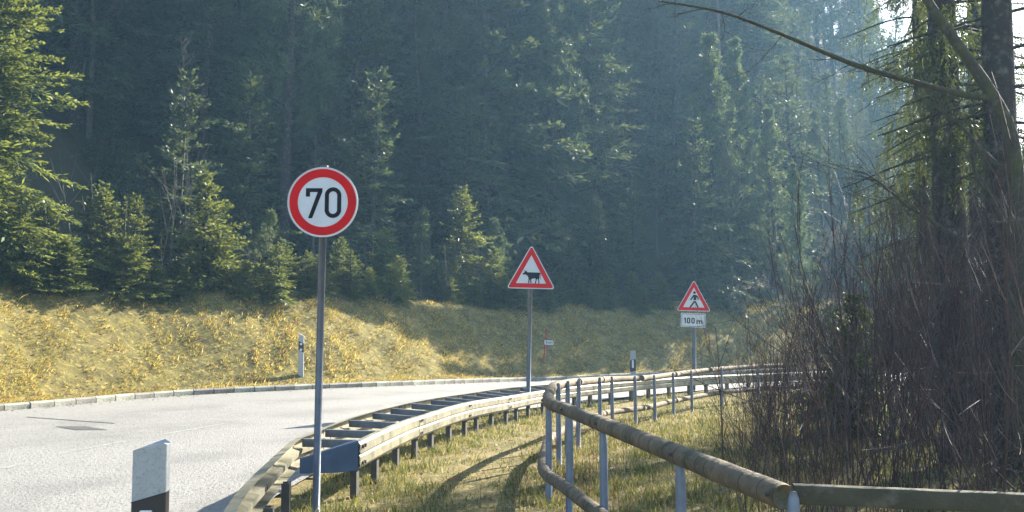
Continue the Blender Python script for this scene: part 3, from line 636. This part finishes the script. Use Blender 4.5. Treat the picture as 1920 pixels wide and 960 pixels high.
def height_limit(x, y, w):
    v = np.array([x, y]) - lit[:, :2]; t = v @ sh; lat = abs(v[:, 0] * sh[1] - v[:, 1] * sh[0]); ok = (t > .5) & (lat < w)
    return float(np.min(lit[ok, 2] + t[ok] * tan_el)) if ok.any() else 1e9
n_tree = 0; taken = []
labels = {'s': 'tall shaded spruce in the dark hillside forest', 'p': 'tall shaded pine with clumped needles in the hillside forest', 'b': 'leafless slender tree among the shaded conifers on the hillside', 'u': 'small dark understorey spruce under the hillside forest'}
def forest_tree(x, y, z, kind, h):
    i = random.randrange(3); rz = random.uniform(0, 6.28)
    if kind == 's': plant('spruce_tree', *fs[i], M['bark'], M['forest'], labels['s'], (x, y, z), h / 16, rz, 'shaded spruces of the hillside forest')
    elif kind == 'p': plant('pine_tree', *fpn[i], M['bark'], M['forest'], labels['p'], (x, y, z), h / 16, rz, 'shaded pines of the hillside forest')
    elif kind == 'b': plant('bare_tree', *fbare[i], M['bark_pale'], M['bark_pale'], labels['b'], (x, y, z), h / 14, rz, 'leafless trees of the hillside forest', cname='branches')
    else: plant('spruce_tree', *fsm[i % 2], M['bark'], M['forest'], labels['u'], (x, y, z), h / 6, rz, 'understorey spruces of the hillside forest')
row = 0
for d in (6.4, 8.2, 10.5, 13, 15.8, 19, 22.5, 26.5, 31, 36, 42, 49, 57):
    row += 1; step = 2.3 if d < 9 else 3.0 + d * .02; s_pos = random.uniform(0, step); n = len(KERB)
    while s_pos < (n - 1) * .5:
        i = int(s_pos / .5); dd = d + random.uniform(-1., 1.); x, y = off(i, dd)
        az = math.degrees(math.atan2(x, y)) if y > 0 else 180
        s_pos += step * random.uniform(.8, 1.25) * (1 if dd > 12 else 1) / (1 + dd / 30)
        if not (-33 < az < 27) or y < 12 or y > 112: continue
        z = float(bank_h(dd, x, y)); kind = random.choices('spbu', (.45, .36, .12, .07))[0]
        h = random.uniform(13, 20) if d > 9 else (random.uniform(3, 6.5) if i < K0 + 14 else random.uniform(5, 9.5))
        if d < 9: kind = random.choices('ub', (.8, .2))[0]
        if az > 17.5 and y < 75: h = min(h, 7)
        if dd < 14 and i < K0 + 28 and d > 9: h = random.uniform(2.4, 4.2); kind = random.choice('uuub')
        lim = height_limit(x, y, 2.2) - z - .6
        if h > lim:
            h = lim; 
            if h < 7 and kind in 'sp': kind = 'u'
        if h < 1.6: continue
        forest_tree(x, y, z, kind, h); n_tree += 1
print('forest trees', n_tree)
# sunlit pines at the forest edge on the right
pe = [pine(13.5, 2.3, 101, 22, 5, 9, .26, .03, 1.5, 16, shape=.75), pine(13.5, 2.0, 102, 24, 5, 9, .26, .03, 1.2, 16, shape=.8)]
for k, (px, ty, Y_, lb) in enumerate(((1345, 58, 47, 'sunlit forest-edge pine with twin bright tips, taller neighbour of a pointed pine'), (1400, 62, 49, 'pointed sunlit pine at the forest edge above the pedestrian sign'), (1448, 190, 46, 'shorter sunlit pine sloping down towards the valley'), (1500, 300, 44, 'lowest sunlit pine at the right end of the forest edge'))):
    q = at_y(px, 600, Y_); x, y = q[0], q[1]; i = int(np.argmin(np.linalg.norm(KERB - q[:2], axis=1))); d = float((q[:2] - KERB[i]) @ KN[i]); z = float(bank_h(max(d, .3), x, y))
    topz = at_y(px, ty, Y_)[2]; plant('pine_tree', *pe[k % 2], M['bark'], M['pine'], lb, (x, y, z - .1), (topz - z) / 13.5, k * 1.3)
# ------------------------------------------------------------------ big trees and thicket on the right
def limb(mb, pts, r0, r1, k=10): 
    P = resample(np.array(pts), .15); mb.tube(P, np.linspace(r0, r1, len(P)), k); return P
def pxp(px, py, Y_): return tuple(at_y(px, py, Y_))
def droop_crown(seed, n, h0, h1, Lr, cl, cw, az0=0, azr=6.28):
    r = np.random.default_rng(seed); wood = MB(); B_ = []; D_ = []; N_ = []; Ls = []
    for _ in range(n):
        h = r.uniform(h0, h1); a = az0 + r.uniform(-azr / 2, azr / 2); L = r.uniform(*Lr); hd = np.array([math.cos(a), math.sin(a), 0]); t = np.linspace(0, 1, 6)
        cur = lambda t: np.array([0, 0, h]) + hd * (L * t)[:, None] + np.array([0, 0, 1.]) * (L * (.12 * t - .55 * t ** 2 + .18 * t ** 4))[:, None]
        wood.tube(cur(t), np.linspace(.022, .006, 6), 4, cap=False)
        m_ = int(L * 22); t = r.uniform(.2, 1, m_); P = cur(t) + r.normal(0, .04, (m_, 3)); ln = r.uniform(.12, .6, m_) * (1.15 - abs(t - .6)); sway = r.normal(0, .1, (m_, 3)); sway[:, 2] = -1; sway = unit(sway)
        for c in range(14):
            q = P + sway * (ln * c / 14)[:, None]; B_.append(q); D_.append(unit(sway + r.normal(0, .55, (m_, 3)) + hd * .25)); N_.append(unit(r.normal(0, 1, (m_, 3)))); Ls.append(cl * r.uniform(.6, 1.3, m_))
    cr = MB(); L_ = np.concatenate(Ls); cr.cards(np.concatenate(B_), np.concatenate(D_), np.concatenate(N_), L_, np.full(len(L_), cw)); return wood, cr
for k, (px, Y_, w, Hh, n, lb) in enumerate(((1793, 11.2, .2, 15, 70, 'thick dark spruce trunk with drooping green sprays, rising from the thicket'), (1897, 10.4, .19, 15, 75, 'second drooping spruce, at the outer edge of the thicket'), (1850, 16.5, .2, 16, 95, 'drooping spruce behind the two thick trunks'), (1742, 18.4, .2, 15, 190, 'farther drooping spruce seen between twigs above the thicket'))):
    q = at_y(px, 700, Y_); t = thing('spruce_tree', lb, 'tree', (q[0], q[1], float(g(q[0], q[1])) - .05), k)
    wood, cr = droop_crown(200 + k, n, 3.0 if k < 2 else 2.2, 11, (.5, (1.3, 1.5, 1.9, 1.5)[k]), .06, .0065)
    r = np.random.default_rng(300 + k); wood.tube([(0, 0, -.2), (.03, .02, .5), (.02 * r.normal(), .03, 3), (.05 * r.normal(), 0, 7), (0, .05, Hh)], [w * 1.25, w, w * .92, w * .7, .03], 14)
    wood.build('trunk', M['bark'], t, True); cr.build('crown', M['spruce_dark'], t)
# leaning mossy bare tree whose limbs cross the upper right
Yb = 9.3; bt = thing('bare_tree', 'leaning mossy leafless tree with a long limb reaching over the road side', 'tree', (float(at_y(1925, 700, Yb)[0]), Yb, 0))
og = np.array(bt.location); mb = MB(); r = np.random.default_rng(5)
def lim(pts, r0, r1): return limb(mb, [np.array(p) - og for p in pts], r0, r1)
lim([(og[0] + .05, Yb, -.1), pxp(1916, 700, Yb), pxp(1912, 480, Yb), pxp(1898, 270, Yb), pxp(1858, 175, Yb), pxp(1800, 90, Yb), pxp(1745, 10, Yb), pxp(1700, -60, Yb)], .13, .035); mb.build('trunk', M['bark_moss'], bt, True)
mb = MB(); P1 = lim([pxp(1866, 186, Yb), pxp(1800, 176, Yb), pxp(1700, 150, Yb - .1), pxp(1615, 126, Yb - .2), pxp(1540, 96, Yb - .3), pxp(1450, 58, Yb - .4), pxp(1350, 22, Yb - .4), pxp(1235, 2, Yb - .4)], .035, .007)
P2 = lim([pxp(1900, 330, Yb), pxp(1860, 300, Yb + .1), pxp(1800, 235, Yb + .3), pxp(1742, 190, Yb + .5)], .03, .006)
P3 = lim([pxp(1905, 520, Yb), pxp(1880, 400, Yb + .2), pxp(1830, 330, Yb + .4), pxp(1822, 240, Yb + .5)], .04, .012)
P4 = lim([pxp(1770, 430, Yb + 1), pxp(1700, 385, Yb + 1), pxp(1640, 335, Yb + 1), pxp(1604, 318, Yb + 1)], .02, .006)
for P in (P1, P2, P4, P3):
    for _ in range(16):
        i = r.integers(len(P) // 4, len(P) - 1); d = P[i] - P[i - 1]; d = d / np.linalg.norm(d) + r.normal(0, .7, 3); bare(mb, P[i], d / np.linalg.norm(d), r.uniform(.25, .8), .006, 1, r, 3, .05, .6, (2, 5), 4, .15)
mb.build('branches', M['bark_moss'], bt, True)
# thicket
ts = [shrub_mesh(400 + i, 9, 2.9, .3, 2, .0135, (4, 7), .25, .35) for i in range(5)]
tl = [shrub_mesh(420 + i, 11, 1.9, .36, 1, .0085, (5, 10), .2, .4) for i in range(3)]
cnt = 0
for yy in np.arange(5.0, 22, 1.0):
    x = .24 * yy + .45
    while x < .62 * yy + 1.2:
        xx, y2 = x + random.uniform(-.3, .3), yy + random.uniform(-.45, .45); e = (xx / y2 - .2) / .25
        tall = random.random() < min(.85, max(.12, e * 1.25)); sc = random.uniform(.65, 1.05) * (.62 + .5 * min(1, max(0, e)))
        if y2 < 6 and e < .35: tall = False; sc *= .6
        if y2 < 7.5 and tall: sc *= .72
        o = obj('bare_shrub', ts[cnt % 5] if tall else tl[cnt % 3], M['twig'])
        tag(o, 'tall leafless shrub with purple-brown twigs in the thicket beside the handrail' if tall else 'low leafless shrub of fine twigs in the thicket beside the handrail', 'shrub', 'tall shrubs of the thicket' if tall else 'low shrubs of the thicket')
        o.location = (xx, y2, float(g(xx, y2)) - .03); o.scale = (sc,) * 3; o.rotation_euler.z = random.uniform(0, 6.28); cnt += 1
        x += random.uniform(.58, .95) * (1 + yy * .02)
print('thicket shrubs', cnt)
# dark conifer inside the thicket
q = at_y(1590, 700, 14.5); plant('spruce_tree', *sm[0], M['bark'], M['spruce'], 'dark young conifer half hidden inside the twiggy thicket', (q[0], q[1], float(g(q[0], q[1]))), .68, 1)
# ------------------------------------------------------------------ grass, leaves
def blades(name, P, up, lean, h, w, colr, label, cat, mat='grass'):
    n = len(P); a = RNG.uniform(0, 2 * math.pi, n); side = np.stack([np.cos(a), np.sin(a), np.zeros(n)], 1)
    tip = P + (up + lean) * h[:, None]; mid = P + (up + lean * .45) * (h * .55)[:, None]
    v = np.stack([P - side * w[:, None], P + side * w[:, None], mid + side * (w * .7)[:, None], mid - side * (w * .7)[:, None], tip], 1).reshape(-1, 3)
    b = np.arange(n)[:, None] * 5; mb = MB(); mb.add(v, b + np.array([[0, 1, 2, 3]]), b + np.array([[3, 2, 4]]))
    me = mb.mesh(name); at_ = me.color_attributes.new('Col', 'FLOAT_COLOR', 'POINT'); c4 = np.concatenate([np.repeat(colr, 5, 0), np.ones((n * 5, 1))], 1).astype(np.float32); at_.data.foreach_set('color', c4.ravel())
    return tag(obj(name, me, M[mat]), label, cat, kind='stuff')
pal = np.array([(.09, .12, .03), (.17, .18, .04), (.38, .31, .09), (.48, .38, .16), (.3, .24, .07), (.13, .15, .035)])
def edge_x(y): return np.interp(y, EDGE[20:, 1], EDGE[20:, 0])
n = 230000; yy = 4.2 + 22 * RNG.random(n) ** 1.5; xx = -2.0 + RNG.random(n) * (2.2 + .62 * yy + 1.2)
keep = (xx > edge_x(yy) + .05) & (xx < .55 * yy + 1.0)
pathc = np.interp(yy, [4, 7, 9, 11, 14, 18, 22], [.15, -.15, -.35, -.35, .1, 1.2, 2.6]); onpath = np.exp(-((xx - pathc) / .42) ** 2)
clump = np.sin(xx * 5 + np.sin(yy * 3)) * np.sin(yy * 4.3 + 1.7 * np.sin(xx * 2.2))
keep &= RNG.random(n) > onpath * .62
keep &= RNG.random(n) < .55 + .45 * clump
xx, yy, onpath, clump = xx[keep], yy[keep], onpath[keep], clump[keep]; n = len(xx)
P = np.stack([xx, yy, g(xx, yy) - .02], 1); up = np.tile([0, 0, 1.], (n, 1)); lean = np.concatenate([RNG.normal(0, .55, (n, 2)), np.zeros((n, 1))], 1)
h = RNG.gamma(3.5, .015, n) * (1 - .65 * onpath) * (1 + .35 * clump) + .015; w = RNG.uniform(.0018, .0042, n) * (1 + yy * .05)
ci = np.where(RNG.random(n) < .5 + .25 * clump, RNG.choice([0, 1, 5], n), RNG.choice([2, 3, 4, 1], n)); colr = pal[ci] * RNG.uniform(.7, 1.2, (n, 1))
blades('verge_grass', P, up, lean, h, w, colr, 'short green and straw-coloured grass on the verge and footpath', 'grass')
# tall dead stalks on the verge
n = 260; yy = RNG.uniform(5.5, 16, n); xx = np.where(RNG.random(n) < .5, np.interp(yy, [5, 9, 16], [1.0, .55, 1.7]) + RNG.normal(0, .3, n), RNG.uniform(-1, 2.5, n) + .08 * yy); ok = xx > edge_x(yy) + .4; xx, yy = xx[ok], yy[ok]; n = len(xx)
blades('dead_stalks', np.stack([xx, yy, g(xx, yy) - .02], 1), np.tile([0, 0, 1.], (n, 1)), np.concatenate([RNG.normal(0, .18, (n, 2)), np.zeros((n, 1))], 1), RNG.uniform(.2, .55, n), np.full(n, .003), np.tile([.13, .07, .04], (n, 1)), 'thin dead brown stalks standing in the verge grass', 'dry stalks')
# bank: short matted grass combed downhill
n = 260000; si = RNG.integers(max(0, K0 - 14), K0 + 100, n); fr = RNG.random(n); d = .2 + 5.6 * RNG.random(n)
kb = KERB[si] + KT[si] * (fr * .5)[:, None]; nn = KN[si]; xy = kb + nn * d[:, None]; z = bank_h(d, xy[:, 0], xy[:, 1])
sl = (si + fr) * .5; cl = .8 * np.sin((sl - d * .8) * 7 + 1.5 * np.sin(sl * 1.1 + d)) * np.sin(d * 3.3 + sl * 1.9 + 2 * np.sin(sl * .7)) + .5 * np.sin((sl - d * .8) * 2.3 + np.sin(d * 2)) + .5 * np.sin(sl * 13 + d * 9) * np.sin(d * 11 - sl * 4)
ra, rb_ = np.array(on_bank(58, 4.0)[:2]), np.array(on_bank(212, 1.1)[:2]); rv = rb_ - ra; tt = np.clip(((xy - ra) @ rv) / (rv @ rv), 0, 1)
rut = np.linalg.norm(xy - ra - tt[:, None] * rv, axis=1) + .05 * np.sin(tt * 25)
keep = (RNG.random(n) < np.clip(.44 + .7 * cl, .03, 1)) & (rut > .13); xy, z, nn, d, cl = xy[keep], z[keep], nn[keep], d[keep], cl[keep]; n = len(z)
up = np.concatenate([-nn * .55, np.full((n, 1), .62)], 1); lean = RNG.normal(0, .38, (n, 3)); lean[:, 2] = -abs(lean[:, 2]) * .3
h = RNG.gamma(2.2, .038, n) + .02; w = RNG.uniform(.004, .015, n)
bpal = np.array([(.48, .385, .09), (.38, .33, .065), (.58, .46, .18), (.2, .21, .05), (.26, .14, .06), (.36, .25, .08)])
colr = bpal[RNG.choice(6, n, p=[.27, .22, .13, .14, .10, .14])] * RNG.uniform(.6, 1.25, (n, 1)) * np.clip(.92 + .3 * np.sin(xy[:, 0] * 1.1 + 2 * np.sin(xy[:, 1] * .9) + d * 1.5) + .22 * cl, .45, 1.25)[:, None] * np.array([1, .97, .92])
blades('bank_grass', np.stack([xy[:, 0], xy[:, 1], z - .01], 1), up, lean, h, w, colr, 'matted yellow moss and dry grass covering the road bank', 'grass')
# fallen leaves
def leaves(name, x, y, z, nrm, size, label):
    n = len(x); a = RNG.uniform(0, 6.28, n); d = unit(np.stack([np.cos(a), np.sin(a), RNG.normal(0, .3, n)], 1)); mb = MB()
    mb.cards(np.stack([x, y, z], 1), d, unit(nrm + RNG.normal(0, .45, (n, 3))), size, size * .3); me = mb.mesh(name); lp = np.array([(.26, .11, .04), (.32, .17, .08), (.16, .08, .04), (.4, .3, .2), (.42, .12, .03)])
    at_ = me.color_attributes.new('Col', 'FLOAT_COLOR', 'POINT'); c = lp[RNG.choice(5, n, p=[.3, .25, .25, .15, .05])]; at_.data.foreach_set('color', np.concatenate([np.repeat(c, 4, 0), np.ones((n * 4, 1))], 1).astype(np.float32).ravel())
    return tag(obj(name, me, M['leaf']), label, 'leaves', kind='stuff')
n = 2600; yy = 5 + 16 * RNG.random(n) ** 1.3; xx = -1.6 + RNG.random(n) * (2.4 + .5 * yy); ok = xx > edge_x(yy) + .1; xx, yy = xx[ok], yy[ok]
leaves('fallen_leaves', xx, yy, g(xx, yy) + RNG.uniform(0, .03, len(xx)), np.tile([0, 0, 1.], (len(xx), 1)), RNG.uniform(.025, .06, len(xx)), 'brown fallen leaves scattered over the verge and footpath')
n = 5200; si = RNG.integers(max(0, K0 - 12), K0 + 90, n); d = .2 + 5.5 * RNG.random(n) ** 1.2; xy = KERB[si] + KT[si] * RNG.random((n, 1)) * .5 + KN[si] * d[:, None]
leaves('bank_leaves', xy[:, 0], xy[:, 1], bank_h(d, xy[:, 0], xy[:, 1]) + RNG.uniform(.02, .07, n), np.concatenate([-KN[si] * .5, np.full((n, 1), .8)], 1), RNG.uniform(.03, .08, n), 'brown and russet fallen leaves lying on the grassy bank')
n = 1500; si = RNG.integers(max(0, K0 - 8), K0 + 70, n); d = -.03 - RNG.gamma(1.1, .16, n); xy = KERB[si] + KT[si] * RNG.random((n, 1)) * .5 + KN[si] * d[:, None]
leaves('gutter_leaves', xy[:, 0], xy[:, 1], g(xy[:, 0], xy[:, 1]) + .018 + RNG.uniform(0, .012, n), np.tile([0, 0, 1.], (n, 1)), RNG.uniform(.015, .05, n), 'dead leaves and litter gathered in the gutter along the kerb')
# ------------------------------------------------------------------ haze
mb = MB(); mb.box((15, 115, 31.5), (330, 330, 69)); hz_o = mb.build('haze', None); tag(hz_o, 'thin blue winter haze filling the valley', 'haze', kind='stuff')
vm = bpy.data.materials.new('valley_haze'); vm.use_nodes = True; vn = vm.node_tree; vn.nodes.remove(vn.nodes['Principled BSDF'])
pv = vn.nodes.new('ShaderNodeVolumePrincipled'); pv.inputs['Color'].default_value = (.38, .68, 1, 1); pv.inputs['Density'].default_value = .0011; pv.inputs['Anisotropy'].default_value = .3
vn.links.new(pv.outputs[0], vn.nodes['Material Output'].inputs['Volume']); hz_o.data.materials.append(vm)
